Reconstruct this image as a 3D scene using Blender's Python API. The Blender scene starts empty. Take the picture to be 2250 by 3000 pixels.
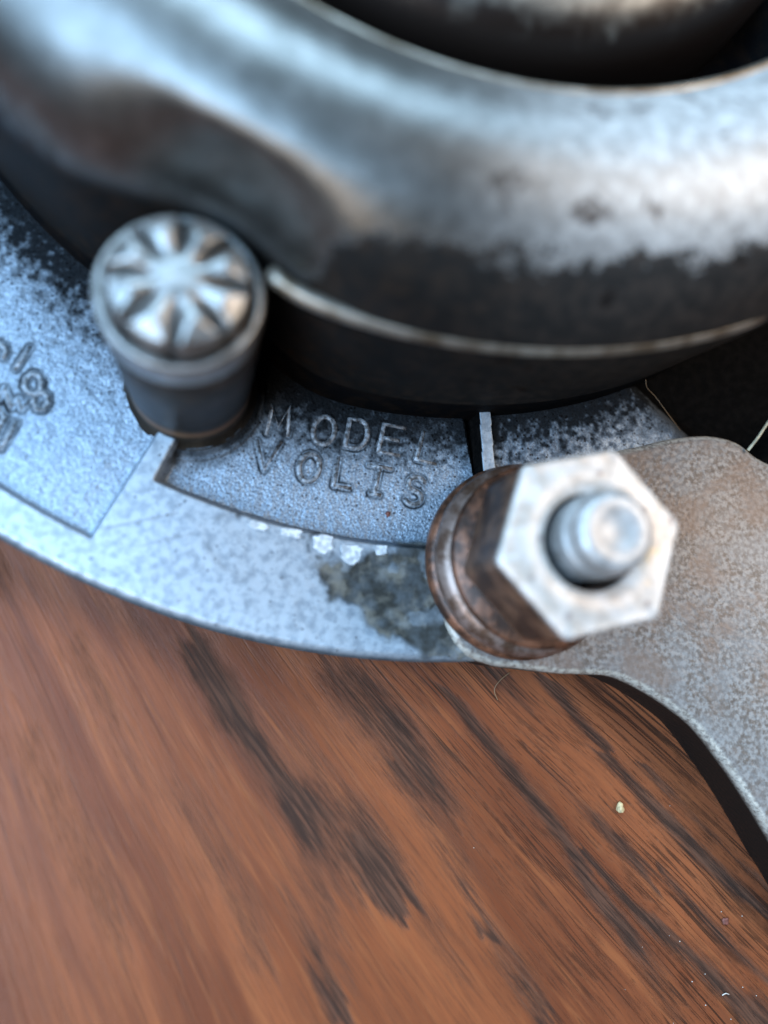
import bpy, bmesh, math, random
import numpy as np
from mathutils import Vector, Matrix

# ------------------------------------------------------------------ camera, light, exposure
# 1 Blender unit = 1 cm (close-up of a small motor lying on a table)
sc = bpy.context.scene
sc.unit_settings.system = 'METRIC'
sc.unit_settings.scale_length = 0.01
COL = sc.collection
FPX, PCX, PCY, UPX = 2253.0, 1125.0, 1500.0, 1.35624
CAM_H = 10.0
_d = np.array([650 - PCX, -(1880 - PCY), -FPX])
ZC = -_d / np.linalg.norm(_d)
XC = np.array([1.0, 0, 0]) - ZC * ZC[0]
XC /= np.linalg.norm(XC)
YC = np.cross(ZC, XC)


def B(u, v, z):
    """measure a point of the photograph (1659 px wide) on the level z"""
    w0 = np.array([u * UPX - PCX, -(v * UPX - PCY), -FPX])
    w = np.array([w0 @ XC, w0 @ YC, w0 @ ZC])
    t = (z - CAM_H) / w[2]
    return (w * t)[:2]


cam_d = bpy.data.cameras.new('camera')
cam = bpy.data.objects.new('camera', cam_d)
COL.objects.link(cam)
M = Matrix(((XC[0], XC[1], XC[2], 0), (YC[0], YC[1], YC[2], 0), (ZC[0], ZC[1], ZC[2], CAM_H), (0, 0, 0, 1)))
cam.matrix_world = M
cam_d.sensor_fit = 'VERTICAL'
cam_d.sensor_height = 36.0
cam_d.lens = FPX / 3000 * 36
cam_d.clip_start = 0.05
cam_d.clip_end = 2000
cam_d.dof.use_dof = True
cam_d.dof.focus_distance = 10.25
cam_d.dof.aperture_fstop = cam_d.lens * 1e-3 / 0.38
cam_d.dof.aperture_blades = 0
sc.camera = cam

world = bpy.data.worlds.new('World')
sc.world = world
world.use_nodes = True
bg = world.node_tree.nodes['Background']
bg.inputs[0].default_value = (0.55, 0.50, 0.46, 1)
bg.inputs[1].default_value = 0.03

sc.view_settings.view_transform = 'Standard'
sc.view_settings.look = 'None'
sc.view_settings.gamma = 1
sc.view_settings.exposure = 0.0
sc.view_settings.use_curve_mapping = False
sc.cycles.use_denoising = True
sc.cycles.max_bounces = 6


def area(name, loc, target, sx, sy, col, power):
    l = bpy.data.lights.new(name, 'AREA')
    l.shape = 'RECTANGLE'
    l.size, l.size_y = sx, sy
    l.color = col
    l.energy = power
    o = bpy.data.objects.new(name, l)
    COL.objects.link(o)
    o.location = loc
    d = Vector(target) - Vector(loc)
    o.rotation_euler = d.to_track_quat('-Z', 'Y').to_euler()
    return o


area('window_light', (-46, -10, 60), (-1, 2, 0), 54, 58, (0.40, 0.67, 1.0), 160000)
area('back_window_light', (-8, 60, 58), (1, 4, 2), 60, 24, (0.46, 0.73, 1.0), 105000)
area('warm_fill', (-20, -24, 28), (-1, -3, 0), 18, 18, (1.0, 0.80, 0.60), 6500)  # added warm fill for the lower-left wood, stands in for room bounce
area('doorway_light', (42, 14, 44), (6, 1, 0), 30, 30, (1.0, 0.82, 0.66), 27000)

# ------------------------------------------------------------------ numpy helpers
rng = np.random.default_rng(7)
_T = rng.random((256, 256))


def vnoise(x, y):
    xi = np.floor(x).astype(int)
    yi = np.floor(y).astype(int)
    fx = x - xi
    fy = y - yi
    fx = fx * fx * (3 - 2 * fx)
    fy = fy * fy * (3 - 2 * fy)
    a = _T[xi & 255, yi & 255]
    b = _T[(xi + 1) & 255, yi & 255]
    c = _T[xi & 255, (yi + 1) & 255]
    d = _T[(xi + 1) & 255, (yi + 1) & 255]
    return (a * (1 - fx) + b * fx) * (1 - fy) + (c * (1 - fx) + d * fx) * fy


def fbm(x, y, n=4):
    s = 0
    a = 0.5
    for i in range(n):
        s = s + a * vnoise(x * 2 ** i + 17.3 * i, y * 2 ** i + 5.1 * i)
        a *= 0.5
    return s / (1 - 0.5 ** n)


def sstep(a, b, x):
    t = np.clip((x - a) / (b - a), 0, 1)
    return t * t * (3 - 2 * t)


def seg_dist(x, y, a, b):
    ax, ay = a[0], a[1]
    dx, dy = b[0] - ax, b[1] - ay
    L = dx * dx + dy * dy + 1e-12
    t = np.clip(((x - ax) * dx + (y - ay) * dy) / L, 0, 1)
    return np.hypot(x - ax - t * dx, y - ay - t * dy), t


def poly_sd(x, y, P):
    """signed distance, negative inside"""
    d = np.full(np.shape(x), 1e9)
    ins = np.zeros(np.shape(x), bool)
    n = len(P)
    for i in range(n):
        a, b = P[i], P[(i + 1) % n]
        d = np.minimum(d, seg_dist(x, y, a, b)[0])
        c = (a[1] > y) != (b[1] > y)
        xx = a[0] + (y - a[1]) * (b[0] - a[0]) / ((b[1] - a[1]) if abs(b[1] - a[1]) > 1e-12 else 1e-12)
        ins ^= c & (x < xx)
    return np.where(ins, -d, d)


# ------------------------------------------------------------------ materials
def mat(name):
    m = bpy.data.materials.new(name)
    m.use_nodes = True
    nt = m.node_tree
    bs = nt.nodes['Principled BSDF']
    return m, nt, bs


class G:
    """small node graph helper"""

    def __init__(s, nt):
        s.nt = nt
        s.n = nt.nodes
        s.l = nt.links

    def put(s, sock, v):
        if hasattr(v, 'is_output') or isinstance(v, bpy.types.NodeSocket):
            s.l.new(v, sock)
        else:
            sock.default_value = v

    def math(s, op, a, b=None, c=None, clamp=False):
        n = s.n.new('ShaderNodeMath')
        n.operation = op
        n.use_clamp = clamp
        s.put(n.inputs[0], a)
        if b is not None:
            s.put(n.inputs[1], b)
        if c is not None:
            s.put(n.inputs[2], c)
        return n.outputs[0]

    def mix(s, f, a, b):
        n = s.n.new('ShaderNodeMix')
        n.data_type = 'RGBA'
        s.put(n.inputs[0], f)
        s.put(n.inputs[6], a)
        s.put(n.inputs[7], b)
        return n.outputs[2]

    def noise(s, vec, scale, detail=3, rough=0.5, dist=0.0):
        n = s.n.new('ShaderNodeTexNoise')
        n.inputs['Scale'].default_value = scale
        n.inputs['Detail'].default_value = detail
        n.inputs['Roughness'].default_value = rough
        n.inputs['Distortion'].default_value = dist
        if vec is not None:
            s.l.new(vec, n.inputs['Vector'])
        return n.outputs['Fac']

    def voro(s, vec, scale, rand=1.0):
        n = s.n.new('ShaderNodeTexVoronoi')
        n.inputs['Scale'].default_value = scale
        n.inputs['Randomness'].default_value = rand
        s.l.new(vec, n.inputs['Vector'])
        return n.outputs['Distance']

    def mrange(s, v, a, b, c=0.0, d=1.0, smooth=True):
        n = s.n.new('ShaderNodeMapRange')
        n.interpolation_type = 'SMOOTHSTEP' if smooth else 'LINEAR'
        s.put(n.inputs[0], v)
        n.inputs[1].default_value = a
        n.inputs[2].default_value = b
        n.inputs[3].default_value = c
        n.inputs[4].default_value = d
        return n.outputs[0]

    def attr(s, name):
        n = s.n.new('ShaderNodeAttribute')
        n.attribute_name = name
        return n.outputs['Fac']

    def obj(s):
        return s.n.new('ShaderNodeTexCoord').outputs['Object']

    def comb(s, x, y, z=0.0):
        n = s.n.new('ShaderNodeCombineXYZ')
        s.put(n.inputs[0], x)
        s.put(n.inputs[1], y)
        s.put(n.inputs[2], z)
        return n.outputs[0]

    def sep(s, v):
        n = s.n.new('ShaderNodeSeparateXYZ')
        s.l.new(v, n.inputs[0])
        return n.outputs

    def bump(s, h, strength, dist, normal=None):
        n = s.n.new('ShaderNodeBump')
        n.inputs['Strength'].default_value = strength
        n.inputs['Distance'].default_value = dist
        s.put(n.inputs['Height'], h)
        if normal is not None:
            s.l.new(normal, n.inputs['Normal'])
        return n.outputs[0]


def c4(r, g, b):
    return (r, g, b, 1)


# cast aluminium of the flange: attributes dirt plus painted shade, face (machined outer face)
m_cast, nt, bs = mat('cast_aluminium')
g = G(nt)
ob = g.obj()
n1 = g.noise(ob, 9, 4, 0.6)
n2 = g.noise(ob, 34, 3, 0.6)
face = g.attr('face')
grime_shade = g.attr('grime_shade')
pocket = g.mix(g.mrange(n2, 0.35, 0.68), c4(0.17, 0.21, 0.26), c4(0.36, 0.43, 0.50))
facec = g.mix(g.mrange(n1, 0.30, 0.62), c4(0.23, 0.27, 0.31), c4(0.38, 0.43, 0.475))
base = g.mix(face, pocket, facec)
sp = g.voro(ob, 8.5)
spk = g.math('MULTIPLY', g.mrange(sp, 0.10, 0.17, 1, 0), g.mrange(g.noise(ob, 2.2, 2), 0.42, 0.62))
base = g.mix(g.math('MULTIPLY', spk, 0.85), base, c4(0.03, 0.028, 0.035))
spz = g.math('MULTIPLY', g.math('MULTIPLY', g.mrange(g.voro(ob, 13), 0.16, 0.26, 1, 0), g.mrange(g.noise(ob, 7, 2), 0.38, 0.52)), g.attr('speck'))
base = g.mix(g.math('MULTIPLY', spz, 0.9), base, c4(0.02, 0.02, 0.024))
sp2 = g.mrange(g.noise(ob, 22, 2, 0.5), 0.66, 0.74)
base = g.mix(g.math('MULTIPLY', sp2, 0.5), base, c4(0.07, 0.06, 0.06))
dirt_shade = g.mix(g.math('MAXIMUM', g.attr('stain'), g.mrange(n1, 0.4, 0.65)), c4(0.0015, 0.0015, 0.0015), g.mix(g.attr('stain'), c4(0.0035, 0.003, 0.0028), g.mix(g.mrange(g.noise(ob, 3.2, 3, 0.55), 0.42, 0.66), c4(0.035, 0.034, 0.030), c4(0.15, 0.135, 0.11))))  # one tone for dirt and painted shade alike
base = g.mix(g.math('MINIMUM', grime_shade, 1.0), base, dirt_shade)
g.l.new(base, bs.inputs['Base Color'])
gcl = g.math('MINIMUM', grime_shade, 1.0)
g.l.new(g.math('MULTIPLY', g.math('SUBTRACT', 1.0, gcl), 0.6), bs.inputs['Metallic'])
g.l.new(g.math('ADD', g.mrange(n2, 0.3, 0.7, 0.42, 0.60), g.math('MULTIPLY', gcl, 0.2)), bs.inputs['Roughness'])
g.l.new(g.math('SUBTRACT', 0.4, g.math('MULTIPLY', gcl, 0.38)), bs.inputs['Specular IOR Level'])
cell = g.voro(ob, 26)
hh = g.math('ADD', g.math('MULTIPLY', cell, 0.8), g.math('MULTIPLY', g.noise(ob, 40, 3, 0.65), 0.6))
bst = g.bump(hh, 0.5, 0.016)
bst2 = g.bump(g.noise(ob, 22, 4, 0.7), 0.3, 0.010)
mixn = g.n.new('ShaderNodeMix')
mixn.data_type = 'VECTOR'
g.l.new(face, mixn.inputs[0])
g.l.new(bst, mixn.inputs[4])
g.l.new(bst2, mixn.inputs[5])
g.l.new(mixn.outputs[1], bs.inputs['Normal'])

# raised letters: paler worn tops
m_letter, nt, bs = mat('worn_letter')
g = G(nt)
ob = g.obj()
g.l.new(g.mix(g.mrange(g.noise(ob, 18, 3), 0.35, 0.65), c4(0.07, 0.07, 0.072), c4(0.27, 0.295, 0.325)), bs.inputs['Base Color'])
bs.inputs['Metallic'].default_value = 0.35
bs.inputs['Roughness'].default_value = 0.5
g.l.new(g.bump(g.noise(ob, 30, 3), 0.5, 0.02), bs.inputs['Normal'])

# white worn pads
m_pad, nt, bs = mat('bright_worn_metal')
g = G(nt)
ob = g.obj()
g.l.new(g.mix(g.mrange(g.noise(ob, 15, 3), 0.35, 0.65), c4(0.36, 0.39, 0.41), c4(0.70, 0.72, 0.73)), bs.inputs['Base Color'])
bs.inputs['Roughness'].default_value = 0.45
bs.inputs['Metallic'].default_value = 0.2

# lug: sandy beige grey casting
m_lug, nt, bs = mat('sandy_casting')
g = G(nt)
ob = g.obj()
na = g.noise(ob, 16, 4, 0.6)
nb = g.noise(ob, 3.0, 3, 0.6)
col = g.mix(g.mrange(na, 0.36, 0.66), c4(0.11, 0.086, 0.07), c4(0.245, 0.227, 0.21))
col = g.mix(g.math('MULTIPLY', g.mrange(nb, 0.42, 0.66), 0.45), col, c4(0.20, 0.195, 0.19))
big = g.mrange(g.noise(ob, 1.3, 4, 0.65), 0.46, 0.64)
col = g.mix(g.math('MULTIPLY', big, 0.6), col, c4(0.17, 0.115, 0.085))
col = g.mix(g.math('MULTIPLY', g.mrange(g.sep(ob)[2], 0.858, 0.835), g.mrange(na, 0.35, 0.6, 0.2, 0.8)), col, c4(0.46, 0.42, 0.35))
col = g.mix(g.mrange(g.sep(ob)[2], 0.66, 0.80), c4(0.003, 0.003, 0.0025), col)      # shade of the side wall painted in as black
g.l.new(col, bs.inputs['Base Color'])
bs.inputs['Metallic'].default_value = 0.25
bs.inputs['Roughness'].default_value = 0.5
g.l.new(g.bump(g.math('ADD', g.noise(ob, 15, 2, 0.5), g.math('MULTIPLY', g.voro(ob, 13), 0.6)), 0.35, 0.018), bs.inputs['Normal'])

# pressed housing shell: worn plate over dark patina, wear by radius
m_shell, nt, bs = mat('worn_plated_steel')
g = G(nt)
ob = g.obj()
xyz = g.sep(ob)
rad = g.math('SQRT', g.math('ADD', g.math('MULTIPLY', xyz[0], xyz[0]), g.math('MULTIPLY', xyz[1], xyz[1])))
ang = g.math('ARCTAN2', xyz[1], xyz[0])
wv = g.noise(ob, 2.4, 4, 0.65)
wv2 = g.noise(ob, 7.0, 3, 0.6)
leftness = g.mrange(xyz[0], -2.8, -0.9, 1, 0)
wv3 = g.noise(ob, 24.0, 4, 0.7)
edge = g.math('ADD', g.math('MULTIPLY', g.math('SUBTRACT', wv, 0.5), 0.8), g.math('ADD', g.math('MULTIPLY', g.math('SUBTRACT', wv2, 0.5), 0.35), g.math('MULTIPLY', g.math('SUBTRACT', wv3, 0.5), 0.22)))
edge = g.math('MULTIPLY', edge, g.math('SUBTRACT', 1.0, g.math('MULTIPLY', leftness, 0.7)))
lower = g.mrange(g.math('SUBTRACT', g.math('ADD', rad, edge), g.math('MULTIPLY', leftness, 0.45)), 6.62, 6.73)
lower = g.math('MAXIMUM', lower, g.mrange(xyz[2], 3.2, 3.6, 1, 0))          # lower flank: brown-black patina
spot = g.math('MULTIPLY', g.mrange(g.noise(ob, 2.3, 3, 0.6, 0.4), 0.62, 0.69), g.mrange(xyz[0], -1.2, -0.2))
right = g.mrange(xyz[0], -1.6, 1.2)                               # the rubbed, whitish side
worn = g.mix(g.mrange(wv2, 0.35, 0.7), c4(0.28, 0.27, 0.255), c4(0.47, 0.46, 0.44))
plate = g.mix(g.mrange(wv, 0.35, 0.65), c4(0.10, 0.097, 0.09), c4(0.15, 0.146, 0.137))
col = g.mix(right, plate, worn)
col = g.mix(g.math('MULTIPLY', spot, 0.9), col, c4(0.05, 0.04, 0.035))
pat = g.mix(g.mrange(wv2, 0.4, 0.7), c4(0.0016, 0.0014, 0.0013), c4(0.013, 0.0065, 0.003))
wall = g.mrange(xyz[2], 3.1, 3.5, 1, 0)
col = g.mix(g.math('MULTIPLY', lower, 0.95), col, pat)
g.l.new(col, bs.inputs['Base Color'])
met = g.math('MULTIPLY', g.math('SUBTRACT', 1.0, g.math('MULTIPLY', lower, 0.95)), g.mrange(right, 0, 1, 0.92, 0.35))
g.l.new(met, bs.inputs['Metallic'])
g.l.new(g.math('MULTIPLY', g.mrange(lower, 0, 1, 0.5, 0.14), g.math('SUBTRACT', 1.0, g.math('MULTIPLY', wall, 0.85))), bs.inputs['Specular IOR Level'])
rr = g.math('ADD', g.math('ADD', g.math('MULTIPLY', lower, 0.2), g.mrange(right, 0, 1, 0.33, 0.42)), g.math('MULTIPLY', wv2, 0.12))
g.l.new(rr, bs.inputs['Roughness'])
g.l.new(g.bump(g.noise(ob, 5, 3, 0.5), 0.12, 0.03), bs.inputs['Normal'])

m_bead, nt, bs = mat('brassy_bead')
g = G(nt)
ob = g.obj()
g.l.new(g.mix(g.mrange(g.noise(ob, 3, 3), 0.35, 0.65), c4(0.14, 0.105, 0.07), c4(0.32, 0.285, 0.235)), bs.inputs['Base Color'])
bs.inputs['Metallic'].default_value = 0.7
bs.inputs['Roughness'].default_value = 0.38

m_dark, nt, bs = mat('grimy_dark_steel')
g = G(nt)
ob = g.obj()
nn = g.noise(ob, 4, 4, 0.6)
g.l.new(g.mix(g.mrange(nn, 0.4, 0.7), c4(0.002, 0.002, 0.0025), c4(0.008, 0.005, 0.0035)), bs.inputs['Base Color'])
bs.inputs['Roughness'].default_value = 0.8
bs.inputs['Specular IOR Level'].default_value = 0.05
g.l.new(g.bump(nn, 0.3, 0.05), bs.inputs['Normal'])

m_hub, nt, bs = mat('worn_hub_cap')
g = G(nt)
ob = g.obj()
xyz = g.sep(ob)
rad = g.math('SQRT', g.math('ADD', g.math('MULTIPLY', xyz[0], xyz[0]), g.math('MULTIPLY', xyz[1], xyz[1])))
e = g.math('MULTIPLY', g.math('SUBTRACT', g.noise(ob, 3.2, 4, 0.65), 0.5), 0.6)
rub = g.mrange(g.math('ADD', rad, e), 3.66, 4.02)
g.l.new(g.mix(rub, g.mix(g.noise(ob, 6, 3), c4(0.11, 0.104, 0.09), c4(0.20, 0.19, 0.165)), c4(0.012, 0.007, 0.005)), bs.inputs['Base Color'])
bs.inputs['Metallic'].default_value = 0.5
bs.inputs['Roughness'].default_value = 0.42

m_post, nt, bs = mat('nickel_steel')
g = G(nt)
ob = g.obj()
nn = g.noise(ob, 5, 3, 0.6)
g.l.new(g.mix(g.math('MULTIPLY', g.attr('groove'), 0.75), g.mix(g.mrange(nn, 0.35, 0.7), c4(0.20, 0.196, 0.185), c4(0.34, 0.333, 0.32)), c4(0.05, 0.048, 0.045)), bs.inputs['Base Color'])
bs.inputs['Metallic'].default_value = 0.85
g.l.new(g.mrange(nn, 0.3, 0.7, 0.36, 0.46), bs.inputs['Roughness'])
g.l.new(g.bump(g.noise(ob, 10, 3), 0.15, 0.03), bs.inputs['Normal'])

m_shaft, nt, bs = mat('dulled_steel_shaft')
g = G(nt)
ob = g.obj()
xyz = g.sep(ob)
nn = g.noise(ob, 4, 3, 0.6)
tone = g.mix(g.mrange(nn, 0.4, 0.7), c4(0.016, 0.0125, 0.009), c4(0.036, 0.027, 0.019))
rust = g.mrange(g.math('ABSOLUTE', g.math('SUBTRACT', xyz[2], 1.05)), 0.02, 0.16, 1, 0)  # faint brown reflected line painted round the shaft
tone = g.mix(g.math('MULTIPLY', rust, 0.5), tone, c4(0.20, 0.11, 0.06))
g.l.new(tone, bs.inputs['Base Color'])
bs.inputs['Metallic'].default_value = 0.1
bs.inputs['Specular IOR Level'].default_value = 0.15
bs.inputs['Roughness'].default_value = 0.5

m_nut, nt, bs = mat('bright_zinc_nut')
g = G(nt)
ob = g.obj()
nn = g.noise(ob, 3.5, 4, 0.6)
col = g.mix(g.mrange(nn, 0.35, 0.65), c4(0.36, 0.31, 0.265), c4(0.51, 0.468, 0.43))
col = g.mix(g.mrange(g.noise(ob, 2.3, 3, 0.6), 0.60, 0.72), col, c4(0.50, 0.37, 0.24))
col = g.mix(g.mrange(g.voro(ob, 3.2), 0.08, 0.16, 0.75, 0), col, c4(0.18, 0.14, 0.13))
side = g.mrange(g.sep(ob)[2], -0.10, -0.02)                       # rust below the filed top face
rustc = g.mix(g.mrange(nn, 0.4, 0.65), c4(0.035, 0.02, 0.014), c4(0.16, 0.085, 0.05))
col = g.mix(side, rustc, col)
g.l.new(col, bs.inputs['Base Color'])
bs.inputs['Metallic'].default_value = 0.3
bs.inputs['Roughness'].default_value = 0.42
g.l.new(g.bump(g.noise(ob, 8, 3), 0.2, 0.04), bs.inputs['Normal'])

m_rust, nt, bs = mat('rusty_washer')
g = G(nt)
ob = g.obj()
nn = g.noise(ob, 4, 4, 0.65)
col = g.mix(g.mrange(nn, 0.38, 0.68), c4(0.035, 0.016, 0.009), c4(0.20, 0.083, 0.044))
g.l.new(col, bs.inputs['Base Color'])
bs.inputs['Metallic'].default_value = 0.35
bs.inputs['Roughness'].default_value = 0.45
g.l.new(g.bump(nn, 0.3, 0.05), bs.inputs['Normal'])

m_washer, nt, bs = mat('blued_steel_washer')
g = G(nt)
ob = g.obj()
nn = g.noise(ob, 5, 4, 0.65)
col = g.mix(g.mrange(nn, 0.38, 0.62), c4(0.10, 0.055, 0.035), c4(0.24, 0.17, 0.14))
g.l.new(col, bs.inputs['Base Color'])
bs.inputs['Metallic'].default_value = 0.5
bs.inputs['Roughness'].default_value = 0.4

m_stud, nt, bs = mat('bright_stud_steel')
g = G(nt)
ob = g.obj()
g.l.new(g.mix(g.mrange(g.noise(ob, 4, 3), 0.35, 0.65), c4(0.27, 0.255, 0.24), c4(0.42, 0.405, 0.39)), bs.inputs['Base Color'])
bs.inputs['Metallic'].default_value = 0.45
bs.inputs['Roughness'].default_value = 0.44

# oak tabletop: fan-wise grain
FAN = B(-700, -300, 0)
m_wood, nt, bs = mat('stained_oak')
g = G(nt)
ob = g.obj()
xyz = g.sep(ob)
qx = g.math('SUBTRACT', xyz[0], float(FAN[0]))
qy = g.math('SUBTRACT', xyz[1], float(FAN[1]))
sx_ = g.math('MULTIPLY', g.math('ARCTAN2', qy, qx), 15.0)
ln_ = g.math('SQRT', g.math('ADD', g.math('MULTIPLY', qx, qx), g.math('MULTIPLY', qy, qy)))
wob = g.math('MULTIPLY', g.math('SUBTRACT', g.noise(ob, 0.35, 1), 0.5), 0.14)
s_ = g.math('ADD', sx_, wob)


def wn(a, b, det=3, rough=0.6):
    return g.noise(g.comb(g.math('MULTIPLY', s_, a), g.math('MULTIPLY', ln_, b)), 1.0, det, rough)


tone = wn(1.6, 0.14, 3)
col = g.mix(g.mrange(tone, 0.34, 0.66), c4(0.118, 0.033, 0.0135), c4(0.205, 0.061, 0.0225))
fib = wn(30, 1.3, 4, 0.7)
col = g.mix(g.math('MULTIPLY', g.mrange(fib, 0.40, 0.68), 0.5), col, c4(0.10, 0.036, 0.018))
ora = wn(8, 0.45, 4, 0.65)
col = g.mix(g.math('MULTIPLY', g.mrange(ora, 0.50, 0.74), 0.6), col, c4(0.24, 0.078, 0.028))
grain = g.attr('grain')
gn = g.math('ADD', grain, g.math('MULTIPLY', g.math('SUBTRACT', wn(44, 2.8, 4, 0.75), 0.5), 1.3))
gm = g.mrange(gn, 0.16, 0.95)
gm = g.math('MULTIPLY', gm, g.mrange(grain, 0.05, 0.22))
col = g.mix(g.math('MULTIPLY', gm, 0.92), col, g.mix(g.mrange(wn(22, 1.2, 2), 0.4, 0.65), c4(0.022, 0.0125, 0.0085), c4(0.075, 0.034, 0.020)))
por = g.math('MULTIPLY', g.mrange(wn(34, 1.7, 2, 0.55), 0.58, 0.66), g.mrange(wn(3.0, 0.35, 3), 0.38, 0.62))
por2 = g.math('MULTIPLY', g.mrange(wn(16, 0.8, 3, 0.6), 0.60, 0.66), g.mrange(wn(2.0, 0.3, 2), 0.44, 0.62))
por = g.math('MAXIMUM', por, por2)
rt = g.mrange(s_, float(np.arctan2(B(700, 1800, 0)[1] - FAN[1], B(700, 1800, 0)[0] - FAN[0]) * 15), float(np.arctan2(B(1250, 1800, 0)[1] - FAN[1], B(1250, 1800, 0)[0] - FAN[0]) * 15), 0.25, 1.0)
lin = g.mrange(g.math('ABSOLUTE', g.math('SUBTRACT', wn(7, 0.10, 3, 0.55), 0.5)), 0.006, 0.022, 1, 0)
lin = g.math('MULTIPLY', lin, g.mrange(wn(1.4, 0.4, 4, 0.65), 0.40, 0.56))
lin2 = g.mrange(g.math('ABSOLUTE', g.math('SUBTRACT', wn(15, 0.22, 2, 0.5), 0.5)), 0.010, 0.034, 1, 0)
lin2 = g.math('MULTIPLY', lin2, g.mrange(wn(3.5, 0.8, 4, 0.7), 0.46, 0.60))
lin3 = g.mrange(g.math('ABSOLUTE', g.math('SUBTRACT', wn(26, 0.5, 2, 0.5), 0.5)), 0.010, 0.05, 1, 0)
lin3 = g.math('MULTIPLY', lin3, g.mrange(wn(6, 1.2, 4, 0.7), 0.48, 0.62))
lin = g.math('MULTIPLY', g.math('MAXIMUM', g.math('MAXIMUM', lin, g.math('MULTIPLY', lin2, 0.85)), g.math('MULTIPLY', lin3, 0.6)), rt)
por = g.math('MAXIMUM', g.math('MULTIPLY', g.math('MULTIPLY', por, rt), 0.5), lin)
col = g.mix(g.math('MULTIPLY', por, 0.85), col, c4(0.018, 0.009, 0.006))
g.l.new(col, bs.inputs['Base Color'])
g.l.new(g.mrange(gm, 0, 1, 0.42, 0.75), bs.inputs['Roughness'])
bs.inputs['Specular IOR Level'].default_value = 0.18
bh = g.math('SUBTRACT', g.math('MULTIPLY', fib, 0.3), g.math('ADD', g.math('MULTIPLY', gm, 0.7), por))
g.l.new(g.bump(bh, 0.5, 0.02), bs.inputs['Normal'])


def plain(name, col, rough=0.6, col2=None, scale=6):
    m, nt, bs = mat(name)
    g = G(nt)
    ob = g.obj()
    col2 = col2 or tuple(c * 0.6 for c in col)
    g.l.new(g.mix(g.mrange(g.noise(ob, scale, 3), 0.35, 0.65), c4(*col2), c4(*col)), bs.inputs['Base Color'])
    bs.inputs['Roughness'].default_value = rough
    return m


m_crumb = plain('pale_crumb', (0.55, 0.42, 0.22), 0.7, scale=20)
m_redspeck = plain('rust_speck', (0.16, 0.05, 0.035), 0.7, scale=20)
m_straw = plain('dry_straw', (0.42, 0.36, 0.24), 0.6)
m_hair = plain('brown_hair', (0.20, 0.12, 0.06), 0.5)
m_white = plain('white_lint', (0.55, 0.5, 0.44), 0.7)

# ------------------------------------------------------------------ object helpers


def link(name, me, m=None, parent=None, loc=(0, 0, 0), smooth=True):
    o = bpy.data.objects.new(name, me)
    COL.objects.link(o)
    if m:
        me.materials.append(m)
    if parent:
        o.parent = parent
    o.location = loc
    if smooth:
        me.polygons.foreach_set('use_smooth', [True] * len(me.polygons))
    return o


def tag(o, label, cat=None, group=None, kind=None):
    o['label'] = label
    if cat:
        o['category'] = cat
    if group:
        o['group'] = group
    if kind:
        o['kind'] = kind
    return o


def grid_mesh(name, X, Y, Z, wrap=False, attrs=None):
    ni, nj = X.shape
    co = np.stack([X, Y, Z], -1).reshape(-1, 3).astype(np.float32)
    i = np.arange(ni if wrap else ni - 1)
    j = np.arange(nj - 1)
    I, J = np.meshgrid(i, j, indexing='ij')
    I2 = (I + 1) % ni
    q = np.stack([I * nj + J, I2 * nj + J, I2 * nj + J + 1, I * nj + J + 1], -1).reshape(-1, 4)
    me = bpy.data.meshes.new(name)
    me.vertices.add(len(co))
    me.vertices.foreach_set('co', co.ravel())
    me.loops.add(q.size)
    me.loops.foreach_set('vertex_index', q.ravel().astype(np.int32))
    me.polygons.add(len(q))
    me.polygons.foreach_set('loop_start', np.arange(0, q.size, 4, dtype=np.int32))
    me.update(calc_edges=True)
    for k, v in (attrs or {}).items():
        a = me.attributes.new(k, 'FLOAT', 'POINT')
        a.data.foreach_set('value', v.ravel().astype(np.float32))
    me.validate()
    return me


def lathe(prof, n=192, zfun=None):
    bm = bmesh.new()
    rings = []
    for r, z in prof:
        if r < 1e-5:
            rings.append([bm.verts.new((0, 0, z))])
        else:
            rings.append([bm.verts.new((r * math.cos(2 * math.pi * k / n), r * math.sin(2 * math.pi * k / n), z)) for k in range(n)])
    for a, b in zip(rings, rings[1:]):
        for k in range(n):
            k2 = (k + 1) % n
            if len(a) == 1 and len(b) == 1:
                continue
            if len(a) == 1:
                bm.faces.new((a[0], b[k2], b[k]))
            elif len(b) == 1:
                bm.faces.new((a[k], a[k2], b[0]))
            else:
                bm.faces.new((a[k], a[k2], b[k2], b[k]))
    bmesh.ops.recalc_face_normals(bm, faces=bm.faces)
    me = bpy.data.meshes.new('lathe')
    bm.to_mesh(me)
    bm.free()
    return me


def smooth_prof(P, k=3):
    """Catmull-Rom through the profile points"""
    P = [np.array(p, float) for p in P]
    out = []
    for i in range(len(P) - 1):
        p0 = P[max(i - 1, 0)]
        p1, p2 = P[i], P[i + 1]
        p3 = P[min(i + 2, len(P) - 1)]
        for s in range(k):
            t = s / k
            out.append(0.5 * (2 * p1 + (p2 - p0) * t + (2 * p0 - 5 * p1 + 4 * p2 - p3) * t * t + (3 * p1 - p0 - 3 * p2 + p3) * t ** 3))
    out.append(P[-1])
    return [tuple(p) for p in out]


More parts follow.
